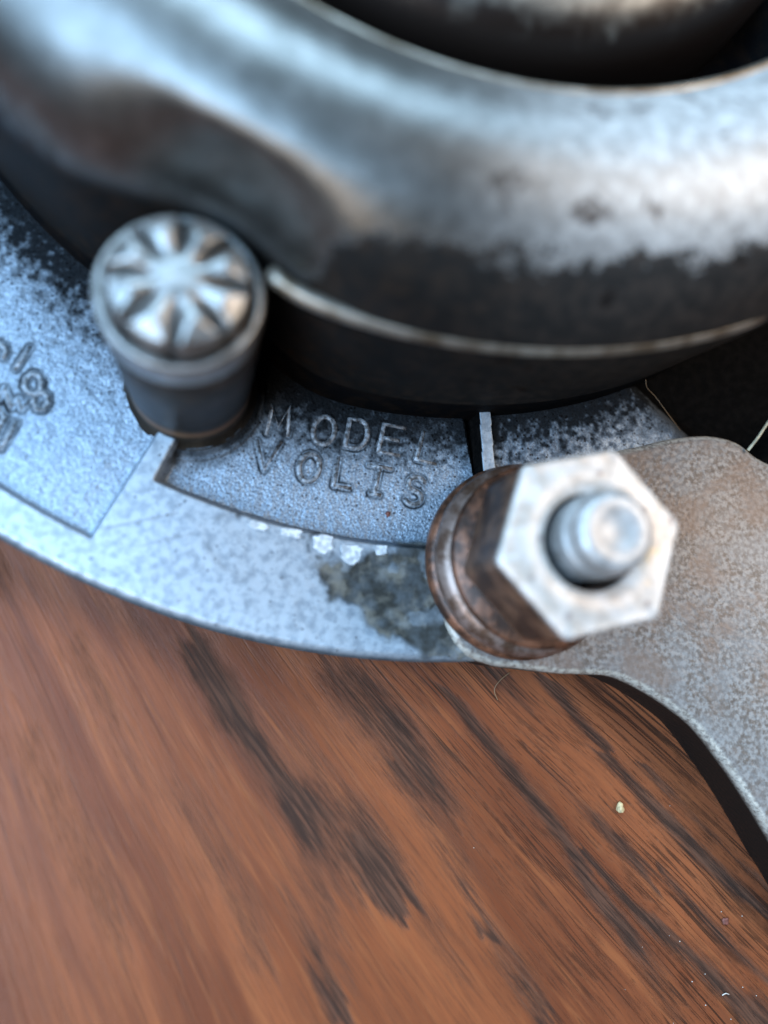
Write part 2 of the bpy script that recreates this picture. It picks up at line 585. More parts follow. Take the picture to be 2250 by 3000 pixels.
def tube(pts, r, n=6, taper=False):
    pts = [Vector(p) for p in pts]
    bm = bmesh.new()
    rings = []
    for i, p in enumerate(pts):
        d = (pts[min(i + 1, len(pts) - 1)] - pts[max(i - 1, 0)]).normalized()
        a = d.cross(Vector((0, 0, 1)))
        a = a.normalized() if a.length > 1e-4 else Vector((1, 0, 0))
        b = a.cross(d)
        rr = r * (1 - 0.8 * i / (len(pts) - 1)) if taper else r
        rings.append([bm.verts.new(p + (a * math.cos(2 * math.pi * k / n) + b * math.sin(2 * math.pi * k / n)) * rr) for k in range(n)])
    for a, b in zip(rings, rings[1:]):
        for k in range(n):
            bm.faces.new((a[k], a[(k + 1) % n], b[(k + 1) % n], b[k]))
    bm.faces.new(rings[0][::-1])
    bm.faces.new(rings[-1])
    bmesh.ops.recalc_face_normals(bm, faces=bm.faces)
    me = bpy.data.meshes.new('tube')
    bm.to_mesh(me)
    bm.free()
    return me


# ------------------------------------------------------------------ tabletop
def axis(a, b, step, lo, hi):
    return np.concatenate([np.linspace(lo, a, 14)[:-1], np.arange(a, b, step), np.linspace(b, hi, 14)])


tx = axis(-3.4, 8.4, 0.021, -34, 40)
ty = axis(-5.3, 2.0, 0.021, -36, 38)
X, Y = np.meshgrid(tx, ty, indexing='ij')
S = np.arctan2(Y - FAN[1], X - FAN[0]) * 15
L = np.hypot(X - FAN[0], Y - FAN[1])
_along = 1.1 * (fbm(S * 11, L * 0.12 + 4, 3) - 0.5) + 0.35 * (fbm(S * 30, L * 0.5, 2) - 0.5)
_cross = 0.10 * (fbm(S * 4, L * 0.9, 3) - 0.5)
_ux, _uy = (X - FAN[0]) / L, (Y - FAN[1]) / L
wx = X + _ux * _along - _uy * _cross
wy = Y + _uy * _along + _ux * _cross
# dark grain streaks: photograph measures, (u, v, half width in u) along each streak, strength
STREAKS = [
    ([(425, 1430, 20), (520, 1560, 34), (640, 1700, 46), (760, 1800, 44), (840, 1900, 34), (885, 1985, 14)], 1.0),
    ([(600, 1690, 22), (650, 1800, 40), (690, 1930, 34), (650, 1850, 30)], 0.9),
    ([(640, 1860, 34), (660, 1960, 24), (690, 2060, 16), (720, 2160, 18), (745, 2230, 16)], 0.8),
    ([(780, 1480, 26), (850, 1570, 32), (900, 1640, 26), (940, 1700, 24), (990, 1790, 16)], 0.95),
    ([(850, 1640, 18), (930, 1760, 22), (1000, 1860, 26), (1035, 1930, 18), (1060, 2040, 8)], 0.9),
    ([(975, 1500, 10), (1060, 1610, 14), (1140, 1710, 18), (1200, 1790, 14), (1250, 1890, 14), (1330, 1980, 16), (1400, 2090, 20), (1470, 2230, 20)], 0.95),
    ([(1060, 1990, 10), (1110, 2080, 22), (1170, 2180, 22), (1190, 2250, 16)], 0.7),
    ([(1090, 1470, 14), (1130, 1520, 18), (1180, 1570, 10)], 0.9),
    ([(1180, 1470, 10), (1260, 1560, 12), (1340, 1640, 9)], 0.9),
    ([(1170, 1640, 9), (1260, 1740, 12), (1370, 1850, 13), (1430, 1930, 8)], 0.85),
    ([(1300, 1620, 9), (1390, 1720, 13), (1500, 1840, 15), (1600, 1930, 14), (1680, 1990, 10)], 0.95),
    ([(1380, 1640, 7), (1480, 1740, 9), (1580, 1840, 9), (1680, 1930, 8)], 0.85),
    ([(1250, 1830, 6), (1370, 1960, 9), (1480, 2050, 15), (1540, 2110, 18), (1600, 2170, 24), (1690, 2260, 40)], 0.95),
    ([(1420, 1870, 8), (1530, 1990, 10), (1620, 2080, 9), (1700, 2150, 8)], 0.7),
    ([(1450, 1640, 5), (1560, 1740, 7), (1670, 1850, 6)], 0.7),
    ([(430, 1400, 22), (540, 1570, 42), (640, 1720, 58), (725, 1830, 66), (790, 1900, 46), (850, 1960, 24)], 0.92),
    ([(660, 1840, 44), (680, 1940, 42), (705, 2040, 28), (730, 2150, 18)], 0.9),
    ([(740, 1450, 34), (830, 1560, 46), (900, 1640, 34), (960, 1740, 22)], 0.85),
    ([(930, 1640, 30), (990, 1740, 22), (1050, 1850, 12)], 0.7),
    ([(180, 1400, 40), (260, 1560, 46), (330, 1700, 40)], 0.45),
    ([(60, 1600, 30), (150, 1800, 36), (260, 2000, 30)], 0.4),
    ([(380, 1700, 36), (470, 1860, 40), (560, 2060, 30)], 0.5),
    ([(240, 1300, 30), (420, 1440, 30)], 0.35),
    ([(880, 1900, 20), (960, 2040, 24), (1040, 2200, 20)], 0.38),
]
cmpu = 10.1 * UPX / FPX          # cm per photo unit near the table
grain = np.zeros_like(X)
for pts, st in STREAKS:
    W = [(*B(u, v, 0), hw * cmpu) for u, v, hw in pts]
    acc = np.zeros_like(X)
    for a, b in zip(W, W[1:]):
        d, t = seg_dist(wx, wy, a, b)
        hw = a[2] + (b[2] - a[2]) * t
        acc = np.maximum(acc, np.exp(-(d / (hw * 1.55)) ** 2))
    brk = sstep(0.28, 0.60, fbm(S * 2.2 + 9, L * 0.55 + 3, 3))
    grain = np.maximum(grain, st * acc * (0.45 + 0.55 * brk))
# weaker background grain that goes on over the whole top
bgk = sstep(0.56, 0.78, fbm(S * 1.5 + 40, L * 0.22 + 7, 4)) * 0.55
out = 1 - sstep(0, 2.5, np.minimum(np.minimum(X + 3.4, 8.4 - X), np.minimum(Y + 5.3, 6 - Y)))
grain = np.maximum(grain, bgk * (0.35 + 0.65 * out))
Zt = 0.004 * (fbm(S * 2, L * 0.3) - 0.5)
me = grid_mesh('tabletop', X, Y, Zt, attrs={'grain': grain})
bm = bmesh.new()
bm.from_mesh(me)
be = [e for e in bm.edges if e.is_boundary]
r = bmesh.ops.extrude_edge_only(bm, edges=be)
nv = [v for v in r['geom'] if isinstance(v, bmesh.types.BMVert)]
for v in nv:
    v.co.z = -2.2
bmesh.ops.contextual_create(bm, geom=[e for e in bm.edges if e.is_boundary])
bmesh.ops.recalc_face_normals(bm, faces=bm.faces)
bm.to_mesh(me)
bm.free()
table = link('wooden_tabletop', me, m_wood)
tag(table, 'reddish brown oak tabletop with dark streaked grain under the metal motor', 'tabletop')

# ------------------------------------------------------------------ motor
CX0, CY0 = 2.65, 9.95
C0 = np.array([CX0, CY0])
motor = bpy.data.objects.new('electric_motor', None)
COL.objects.link(motor)
motor.location = (CX0, CY0, 0)
tag(motor, 'old grey cast metal motor with shiny round housing lying on the wooden tabletop', 'motor')


def link_m(name, me, m, loc_world=(CX0, CY0, 0), parent=None, smooth=True):
    """link as a part of the motor (location given in world), or as a sub-part of a part"""
    p = parent or motor
    off = Vector((0, 0, 0))
    q = p
    while q:
        off += q.location
        q = q.parent
    return link(name, me, m, p, Vector(loc_world) - off, smooth)


POST = np.array([-0.47, 3.08])
STUD = np.array([3.64, 1.00])
SLOT_L = [B(999, 885, 0.50), B(1026, 1040, 0.50), B(1038, 1120, 0.50)]
SLOT_R = [B(1034, 885, 0.80), B(1044, 1040, 0.80), B(1052, 1120, 0.80)]
RIB_R = [B(1060, 885, 0.80), B(1072, 1040, 0.80), B(1080, 1120, 0.80)]


def polar(r, deg):
    a = math.radians(deg)
    return np.array([CX0 + r * math.cos(a), CY0 + r * math.sin(a)])


def side_of(x, y, line):
    """signed distance to a polyline's main line, positive to the right (larger x)"""
    a, b = line[0], line[1]
    d = (b - a) / np.linalg.norm(b - a)
    return -((x - a[0]) * d[1] - (y - a[1]) * d[0])


# letter strokes measured from the photograph, in photo units
def frame(cx, cy, wx_, wy_, hx, hy):
    return lambda p: (cx + (p[0] - .5) * wx_ + (p[1] - .5) * hx, cy + (p[0] - .5) * wy_ + (p[1] - .5) * hy)


def arc(cx, cy, rx, ry, a0, a1, n=10):
    return [(cx + rx * math.cos(math.radians(a0 + (a1 - a0) * k / n)), cy + ry * math.sin(math.radians(a0 + (a1 - a0) * k / n))) for k in range(n + 1)]


GLY = {
    'M': [[(0, 0), (0.1, 1), (0.5, 0.25), (0.9, 1), (1, 0)]],
    'O': [arc(.5, .5, .5, .5, 0, 360, 20)],
    'D': [[(0, 0), (0, 1), (.5, 1)] + arc(.5, .5, .5, .5, 90, -90, 10) + [(0, 0)]],
    'E': [[(1, 1), (0, 1), (0, 0), (1, 0)], [(0, .52), (.8, .52)]],
    'L': [[(0.05, 1), (0.05, 0), (1, 0)]],
    'V': [[(0, 1), (.42, 0), (1, 1)]],
    'T': [[(-.12, 1), (1.05, 1)], [(.5, 1), (.5, 0)], [(.3, 0), (.75, 0)]],
    'S': [arc(.5, .75, .45, .25, 30, 270, 9) + arc(.5, .25, .45, .25, 90, -150, 9)],
}
LET = []   # (glyph, strokes in photo units, floor)
for ch, cx, cy, w in (('M', 603, 908, 46), ('O', 700, 930, 46), ('D', 772, 938, 44), ('E', 845, 950, 44), ('L', 925, 968, 42),
                      ('V', 577, 985, 50), ('O', 668, 1010, 44), ('L', 742, 1022, 36), ('T', 815, 1038, 40), ('S', 896, 1060, 40)):
    tilt = math.radians(4 + (cx - 560) / 340 * 9)
    h = 60
    f = frame(cx, cy, w * math.cos(tilt), w * math.sin(tilt), h * math.sin(tilt * 0.9 + 0.04), -h * math.cos(tilt))
    LET.append((ch, [[f(p) for p in st] for st in GLY[ch]]))
LET += [
    ('C', [[(-14, 748), (-2, 741), (10, 748), (14, 760), (8, 772)]]),
    ('one', [[(34, 796), (50, 772), (64, 751)]]),
    ('eight', [[(70, 806), (56, 818), (52, 834), (62, 848), (78, 852), (88, 842), (90, 824), (84, 810), (70, 806)],
               [(78, 852), (72, 868), (80, 884), (94, 884), (104, 872), (104, 856), (92, 846), (82, 850)]]),
    ('N', [[(-6, 868), (10, 838), (26, 880), (40, 862), (46, 884), (60, 868)]]),
    ('one', [[(2, 968), (22, 936), (36, 912)]]),
    ('N', [[(-20, 905), (0, 880), (10, 900), (-4, 930)]]),
]


def in_left(u):
    return u < 330


# --- flange height field
def flange_height(x, y):
    r = np.hypot(x - CX0, y - CY0)
    th = np.degrees(np.arctan2(y - CY0, x - CX0)) % 360
    h = np.full(np.shape(x), 0.80)
    face = np.ones(np.shape(x))
    vis = (th > 205) & (th < 326)
    # generic pockets round the rest of the ring
    t2 = (th - 326) % 360
    k = t2 % 31.5
    gen = (~vis) & (r < 8.77) & (k > 2.5)
    h = np.where(gen, 0.52, h)
    face = np.where(gen, 0, face)
    # left pocket
    aL = [polar(9.70, t) for t in np.linspace(208, 244.6, 24)]
    PL = aL + [polar(8.4, 245.0), polar(5.5, 245.8), polar(5.5, 208)]
    sd = poly_sd(x, y, PL)
    w = sstep(0.035, -0.035, sd)
    floor = 0.66 - 0.0 * r
    h = h * (1 - w) + floor * w
    face = face * (1 - sstep(0.03, -0.01, sd))
    # model pocket up to the rib
    aM = [polar(8.77, t) for t in np.linspace(246.8, 278, 26)]
    PM = aM + [polar(5.5, 278), polar(5.5, 247.6), polar(8.2, 246.9)]
    sd = poly_sd(x, y, PM)
    w = sstep(0.05, -0.05, sd)
    h = h * (1 - w) + 0.50 * w
    face = face * (1 - sstep(0.03, -0.01, sd))
    # rib and slot
    sl = side_of(x, y, SLOT_L)
    sr = side_of(x, y, SLOT_R)
    rr = side_of(x, y, RIB_R)
    sl = sl - 0.01
    near = (th > 268) & (th < 286) & (r < 8.77)
    slot = near & (sl > 0) & (sr < 0)
    h = np.where(slot, 0.05, h)
    face = np.where(slot, 0, face)
    rib = near & (sr >= 0) & (rr <= 0) & (r > 7.02)
    h = np.where(rib, 0.80, h)
    face = np.where(rib, 0.75, face)
    # right pocket: floor humps and falls into the black opening
    PR = [polar(5.4, 270), polar(5.4, 325), polar(8.8, 325), polar(8.9, 312), polar(8.77, 300), polar(8.77, 276)]
    sd = poly_sd(x, y, PR)
    inR = (sd < 0) & (rr > 0) & (~rib)
    a, b = B(1395, 830, 0.55), B(1500, 930, 0.55)
    d = (b - a) / np.linalg.norm(b - a)
    over = -((x - a[0]) * d[1] - (y - a[1]) * d[0])      # >0 beyond the falling edge
    fl = 0.60 - 0.05 * sstep(-1.6, 0, over) - 0.52 * sstep(-0.30, 0.35, over)
    h = np.where(inR, fl, h)
    face = np.where(inR, 0, face)
    # boss under the post
    pb = np.hypot(x - POST[0], y - POST[1])
    w = sstep(0.86, 0.78, pb)
    h = np.where(pb < 0.9, np.maximum(h, 0.55 + 0.12 * w), h)
    # rolled outer edge
    h = h - 0.10 * np.clip((r - 10.08) / 0.12, 0, 1) ** 2
    return h, face, r, th


th_f = np.arange(221, 310, 0.088)
th_c = np.arange(310, 360 + 221, 0.8)
thA = np.radians(np.concatenate([th_f, th_c]))
rA = np.concatenate([np.linspace(6.2, 6.88, 6), np.arange(6.90, 10.08, 0.0135), np.linspace(10.08, 10.2, 12)])
TH, R_ = np.meshgrid(thA, rA, indexing='ij')
X = CX0 + R_ * np.cos(TH)
Y = CY0 + R_ * np.sin(TH)
H, face, _, THD = flange_height(X, Y)
rough_z = (1 - face) * 0.016 * (fbm(X * 9, Y * 9, 3) - 0.5) + 0.006 * (fbm(X * 3, Y * 3, 3) - 0.5)
H = H + rough_z
# dirt round letters, oily stain on the face; painted shade and dirt by the housing
grime_shade = np.zeros_like(X)
nz = fbm(X * 6, Y * 6, 4)
nz2 = fbm(X * 2.2 + 11, Y * 2.2, 4)
slot_ = (THD > 268) & (THD < 286) & (R_ < 8.77)
grime_shade = np.maximum(grime_shade, 1.1 * slot_ * (side_of(X, Y, SLOT_L) > -0.02) * (side_of(X, Y, SLOT_R) < 0.012))  # deep shade of the slot painted black
grime_shade = np.maximum(grime_shade, 0.9 * sstep(1.12, 0.80, np.hypot(X - POST[0], Y - POST[1]) + 0.3 * (nz - 0.5)) * (face < 0.5) * (THD > 246))  # shadow at the foot of the post painted in
_a, _b = B(1395, 830, 0.55), B(1500, 930, 0.55)
_dd = (_b - _a) / np.linalg.norm(_b - _a)
_ov = -((X - _a[0]) * _dd[1] - (Y - _a[1]) * _dd[0])
grime_shade = np.maximum(grime_shade, (R_ < 8.9) * (THD > 278) * (THD < 325) * np.maximum(1.25 * sstep(-0.2, 0.2, _ov), 0.8 * sstep(-1.0, -0.2, _ov + 0.9 * (nz - 0.5))))  # darkness of the opening painted onto its floor
grime_shade = np.maximum(grime_shade, 0.97 * sstep(8.05, 7.2, R_ + 0.9 * (fbm(X * 15, Y * 15, 3) - 0.5) + 0.3 * (nz - 0.5)) * (face < 0.5))  # shade of the housing painted in together with dirt
grime_shade = np.maximum(grime_shade, 0.92 * sstep(7.9, 7.25, R_ + 0.8 * (fbm(X * 13, Y * 13, 3) - 0.5) + 0.4 * (nz - 0.5) + 0.5 * (nz2 - 0.5)) * (face < 0.5) * (THD > 247) * (THD < 275))  # lettered pocket: painted shade and dirt deepen towards the housing
grime_shade = np.maximum(grime_shade, 0.25 * sstep(0.50, 0.76, nz) * sstep(8.6, 7.4, R_) * (face < 0.5))
for ch, sts in LET:
    for st in sts:
        left = st[0][0] < 330
        zf = 0.66 if left else 0.50
        W = [B(u, v, zf) for u, v in st]
        cxm = np.mean([p[0] for p in W])
        cym = np.mean([p[1] for p in W])
        sel = (np.abs(X - cxm) < 0.6) & (np.abs(Y - cym) < 0.6)
        xs, ys = X[sel], Y[sel]
        d = np.full(xs.shape, 9.0)
        for a, b in zip(W, W[1:]):
            d = np.minimum(d, seg_dist(xs, ys, a, b)[0])
        gsel = 0.95 * np.exp(-((d - 0.054) / 0.020) ** 2) * (0.45 + 0.75 * vnoise(xs * 7, ys * 7))
        grime_shade[sel] = np.maximum(grime_shade[sel], np.clip(gsel, 0, 1))
# oily stain on the outer face by the washers
ST = [B(u, v, 0.8) for u, v in ((690, 1205), (735, 1215), (800, 1175), (960, 1160), (1100, 1180), (1120, 1436), (1000, 1425), (900, 1405), (830, 1385), (770, 1330), (720, 1290))]
sd = poly_sd(X, Y, ST) + 0.22 * (fbm(X * 5 + 3, Y * 5, 4) - 0.5) * 2
w = sstep(0.09, -0.11, sd)
stain = w.copy()
lite = sstep(0.56, 0.68, fbm(X * 3.4 + 8, Y * 3.4 + 2, 4))
grime_shade = np.maximum(grime_shade, w * (0.98 - 0.28 * lite) * (0.82 + 0.3 * fbm(X * 9, Y * 9, 3)))
# dark line round the pads and the pocket's rim
for (u, v, rr_) in ((697, 1176, 30), (655, 1160, 6), (722, 1180, 9), (800, 1195, 10), (515, 1112, 7), (560, 1138, 7), (585, 1145, 5)):
    p = B(u, v, 0.8)
    d = np.hypot(X - p[0], Y - p[1]) / (9.4 * UPX / FPX)
    grime_shade = np.maximum(grime_shade, 0.8 * sstep(0.35, 0.6, fbm(X * 7, Y * 7, 3)) * np.exp(-((d - (rr_ if rr_ > 20 else 0) + 7 * (nz - 0.5)) / 6.5) ** 2))
grime_shade = np.maximum(grime_shade, 0.8 * sstep(10.12, 10.19, R_))  # contact shadow painted along the outer edge
# scratches and pits on the outer face
for (a, b, wd, st) in (((225, 1142), (385, 1108), 2.2, 0.5), ((440, 1170), (485, 1230), 6, 0.3), ((470, 1120), (500, 1105), 6, 0.35), ((300, 1180), (420, 1150), 3, 0.3)):
    d, t = seg_dist(X, Y, B(*a, 0.8), B(*b, 0.8))
    grime_shade = np.maximum(grime_shade, st * np.exp(-(d / (wd * 0.0057)) ** 2) * (0.5 + 0.6 * nz))
H = H - 0.02 * np.clip(grime_shade - 0.6, 0, 1) * face
me = grid_mesh('flange', X - CX0, Y - CY0, H, wrap=True, attrs={'grime_shade': grime_shade, 'face': face, 'stain': stain, 'speck': (face < 0.5) * sstep(9.5, 7.8, R_ + 0.8 * (nz2 - 0.5))})
bm = bmesh.new()
bm.from_mesh(me)
be = [e for e in bm.edges if e.is_boundary]
r = bmesh.ops.extrude_edge_only(bm, edges=be)
for v in [v for v in r['geom'] if isinstance(v, bmesh.types.BMVert)]:
    v.co.z = 0.012
bmesh.ops.recalc_face_normals(bm, faces=bm.faces)
bm.to_mesh(me)
bm.free()
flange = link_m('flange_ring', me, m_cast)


def height_at(p):
    h, *_ = flange_height(np.array([p[0]]), np.array([p[1]]))
    return float(h[0])


def stroke_mesh(lines, floor, width=0.037, height=0.018):
    """half-round raised strokes"""
    bm = bmesh.new()
    ns = 6
    for P in lines:
        P = [np.array(p) for p in P]
        closed = np.linalg.norm(P[0] - P[-1]) < 1e-6
        rings = []
        for i, p in enumerate(P):
            if closed:
                d = P[(i + 1) % (len(P) - 1)] - P[(i - 1) % (len(P) - 1)] if i not in (0, len(P) - 1) else P[1] - P[-2]
            else:
                d = P[min(i + 1, len(P) - 1)] - P[max(i - 1, 0)]
            d = d / (np.linalg.norm(d) + 1e-9)
            nrm = np.array([-d[1], d[0]])
            q = p - d * (width * 0.7 if (i == 0 and not closed) else 0) + d * (width * 0.7 if (i == len(P) - 1 and not closed) else 0)
            sc_ = 0.75 if (i in (0, len(P) - 1) and not closed) else 1.0
            ring = []
            for k in range(ns + 1):
                a = math.pi * k / ns
                xy = q + nrm * width * math.cos(a) * sc_
                ring.append(bm.verts.new((xy[0] - CX0, xy[1] - CY0, floor - 0.012 + (height + 0.012) * math.sin(a) ** 0.7 * sc_)))
            rings.append(ring)
        for a, b in zip(rings, rings[1:]):
            for k in range(ns):
                bm.faces.new((a[k], a[k + 1], b[k + 1], b[k]))
        if not closed:
            bm.faces.new(rings[0])
            bm.faces.new(rings[-1][::-1])
    bmesh.ops.recalc_face_normals(bm, faces=bm.faces)
    me = bpy.data.meshes.new('letter')
    bm.to_mesh(me)
    bm.free()
    return me


for ch, sts in LET:
    left = sts[0][0][0] < 330
    zf = 0.66 if left else 0.50
    o = link_m('raised_letter', stroke_mesh([[B(u, v, zf) for u, v in st] for st in sts], zf), m_letter, parent=flange)

# worn pads at the pocket rim
PADS = [
    [(606, 1138), (656, 1146), (650, 1166), (604, 1154)],
    [(540, 1122), (582, 1133), (578, 1147), (550, 1144), (536, 1134)],
    [(676, 1158), (700, 1151), (722, 1160), (724, 1184), (705, 1198), (684, 1192), (674, 1176)],
    [(736, 1172), (788, 1180), (776, 1214), (760, 1222), (734, 1208)],
    [(808, 1178), (836, 1176), (838, 1196), (810, 1200)],
]
rngp = random.Random(12)
for P in PADS:
    bm = bmesh.new()
    pts = [B(u, v, 0.81) for u, v in P]
    c = np.mean(pts, 0)
    # round the corners a little
    rp = []
    n = len(pts)
    for i in range(n):
        a, b, d = pts[i - 1], pts[i], pts[(i + 1) % n]
        for t in (0.28, 0.1, -0.1, -0.28):
            q = b + (a - b) * max(t, 0) + (d - b) * max(-t, 0)
            q = q + (c - q) * 0.04 * (1 - abs(t) / 0.28)
            rp.append(q + (c - q) * rngp.uniform(-0.12, 0.16))
    top = [bm.verts.new((p[0] - CX0 + (c[0] - p[0]) * 0.10, p[1] - CY0 + (c[1] - p[1]) * 0.10, 0.814)) for p in rp]
    bot = [bm.verts.new((p[0] - CX0, p[1] - CY0, 0.785)) for p in rp]
    bm.faces.new(top)
    for i in range(len(rp)):
        j = (i + 1) % len(rp)
        bm.faces.new((top[i], bot[i], bot[j], top[j]))
    bmesh.ops.recalc_face_normals(bm, faces=bm.faces)
    me = bpy.data.meshes.new('pad')
    bm.to_mesh(me)
    bm.free()
    link_m('worn_pad', me, m_pad, parent=flange, smooth=False)

# --- mounting lug
lu = [(960, 1185), (1010, 1090), (1110, 1010), (1250, 985), (1380, 962), (1450, 945), (1530, 938), (1595, 952), (1640, 985), (1700, 1020), (1800, 1110), (1930, 1260), (2090, 1420), (2280, 1700), (2330, 1900), (2230, 2080), (2060, 2110), (1900, 2060),
      (1800, 2010), (1720, 1895), (1659, 1792), (1610, 1712), (1560, 1640), (1505, 1572), (1450, 1528), (1390, 1490), (1330, 1463), (1265, 1458), (1200, 1455), (1130, 1446), (1060, 1436), (990, 1400), (950, 1300)]
LZ = 0.86
LP = [B(u, v, LZ) for u, v in lu]
# closed Catmull-Rom
fine = []
n = len(LP)
for i in range(n):
    p0, p1, p2, p3 = LP[i - 1], LP[i], LP[(i + 1) % n], LP[(i + 2) % n]
    for k in range(8):
        t = k / 8
        fine.append(0.5 * (2 * p1 + (p2 - p0) * t + (2 * p0 - 5 * p1 + 4 * p2 - p3) * t * t + (3 * p1 - p0 - 3 * p2 + p3) * t ** 3))
fine = np.array(fine)
tan = np.roll(fine, -1, 0) - np.roll(fine, 1, 0)
tan /= np.linalg.norm(tan, axis=1)[:, None] + 1e-9
area2 = np.sum(fine[:, 0] * np.roll(fine[:, 1], -1) - np.roll(fine[:, 0], -1) * fine[:, 1])
nor = np.stack([tan[:, 1], -tan[:, 0]], 1) * (1 if area2 > 0 else -1)   # outward
bm = bmesh.new()
rings = []
for ins, z in ((0.0, 0.02), (0.0, 0.72), (0.012, 0.79), (0.045, 0.835), (0.10, LZ)):
    wob_ = 0.010 * (fbm(fine[:, 0] * 6, fine[:, 1] * 6, 3) - 0.5)
    P = fine - nor * ins + nor * wob_[:, None]
    rings.append([bm.verts.new((p[0] - CX0, p[1] - CY0, z)) for p in P])
N = len(fine)
for a, b in zip(rings, rings[1:]):
    for k in range(N):
        bm.faces.new((a[k], a[(k + 1) % N], b[(k + 1) % N], b[k]))
f = bm.faces.new(rings[-1])
bmesh.ops.triangulate(bm, faces=[f])
bmesh.ops.recalc_face_normals(bm, faces=bm.faces)
me = bpy.data.meshes.new('lug')
bm.to_mesh(me)
bm.free()
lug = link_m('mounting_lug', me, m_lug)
lug['label'] = 'sandy beige cast lug under the hex nut'

# --- housing shell
prof = smooth_prof([(4.93, 3.55), (4.92, 3.95), (5.02, 4.20), (5.25, 4.42), (5.60, 4.56), (6.0, 4.58), (6.4, 4.47), (6.75, 4.24), (7.0, 3.93), (7.14, 3.55), (7.18, 3.2), (7.17, 2.6), (7.10, 1.8), (7.05, 1.2)], 5)
shell = link_m('housing_shell', lathe(prof, 320), m_shell)
shell['label'] = 'shiny ring-shaped pressed housing, worn whitish with a dark lower flank'
skirt = link_m('housing_skirt', lathe([(7.03, 1.35), (7.02, 0.30), (6.95, 0.03)], 256), m_dark)
skirt['label'] = 'grimy black side wall under the housing'
bp_ = [(7.16 + 0.085 * math.cos(a), 3.36 + 0.075 * math.sin(a)) for a in np.linspace(math.radians(-100), math.radians(110), 9)]


def arc_bead(a0, a1, r, z, rad_):
    A = np.linspace(a0, a1, int(abs(a1 - a0) * 1.2) + 2)
    # the bead sinks into the pressing at both ends
    P = [((r - 0.13 * math.exp(-min(a - a0, (a1 - a) * 3) / 2.2)) * math.cos(math.radians(a)), (r - 0.13 * math.exp(-min(a - a0, (a1 - a) * 3) / 2.2)) * math.sin(math.radians(a)), z) for a in A]
    return tube(P, rad_, 10)



bead = link_m('rim_bead', arc_bead(250.6, 294, 7.14, 3.34, 0.08), m_bead)
link_m('rim_bead', arc_bead(318, 550, 7.15, 3.36, 0.075), m_bead)
bp_ = [(4.965 + 0.05 * math.cos(a), 4.12 + 0.05 * math.sin(a)) for a in np.linspace(math.radians(20), math.radians(220), 9)]
link_m('inner_bead', lathe(bp_, 256), m_bead)
link_m('recess_floor', lathe([(4.95, 3.60), (4.93, 2.5), (3.95, 2.45)], 192), m_dark)
hubp = smooth_prof([(4.16, 2.40), (4.17, 3.25), (4.10, 3.58), (3.92, 3.82), (3.6, 3.94), (2.6, 4.05), (1.2, 4.1)], 4) + [(0, 4.12)]
hub = link_m('hub_cap', lathe(hubp, 192), m_hub)
hub['label'] = 'rubbed grey centre cap with a ragged dark edge'

def dent(o):
    """the pressing is tucked in where the post stands"""
    me = o.data
    n_ = len(me.vertices)
    co = np.empty(n_ * 3, np.float32)
    me.vertices.foreach_get('co', co)
    co = co.reshape(-1, 3)
    rr = np.hypot(co[:, 0], co[:, 1])
    pa = math.atan2(POST[1] - CY0, POST[0] - CX0)
    da = (np.arctan2(co[:, 1], co[:, 0]) - pa + np.pi) % (2 * np.pi) - np.pi
    k = np.exp(-(np.abs(da * 7.2) / 1.02) ** 2.3) * sstep(6.4, 7.14, rr) * 0.43
    co[:, 0] *= 1 - k / rr
    co[:, 1] *= 1 - k / rr
    me.vertices.foreach_set('co', co.ravel())
    me.update()


for o in (shell, skirt):
    dent(o)

# --- post with star cap
post = link_m('upright_post', lathe([(0.80, 0.58), (0.80, 0.66), (0.72, 0.70), (0.715, 1.55), (0.735, 1.58), (0.735, 2.02), (0.745, 2.06), (0.75, 3.06), (0.72, 3.10), (0.3, 3.10)], 96), m_shaft, (POST[0], POST[1], 0.0))
post['label'] = 'round steel post with a star-grooved cap standing by the housing'
# collar: outer rim, wavy inner edge, groove
n = 144
bm = bmesh.new()
rings = []
rimp = [(0.752, 2.96), (0.756, 3.22), (0.752, 3.29), (0.738, 3.325), (0.72, 3.340), (0.675, 3.335), (0.66, 3.31)]
for i, (r0, z) in enumerate(rimp):
    ring = []
    for k in range(n):
        a = 2 * math.pi * k / n
        wv_ = 0.012 * math.cos(6 * a + 2.1) if i >= 5 else 0
        ring.append(bm.verts.new(((r0 + wv_) * math.cos(a), (r0 + wv_) * math.sin(a), z)))
    rings.append(ring)
for a, b in zip(rings, rings[1:]):
    for k in range(n):
        bm.faces.new((a[k], a[(k + 1) % n], b[(k + 1) % n], b[k]))
bmesh.ops.recalc_face_normals(bm, faces=bm.faces)
me = bpy.data.meshes.new('rim')
bm.to_mesh(me)
bm.free()
link_m('post_rim', me, m_post, (POST[0], POST[1], 0), parent=post)
link_m('post_groove', lathe([(0.662, 3.312), (0.64, 3.24), (0.59, 3.15), (0.50, 3.12)], 96), m_rust, (POST[0], POST[1], 0), parent=post)
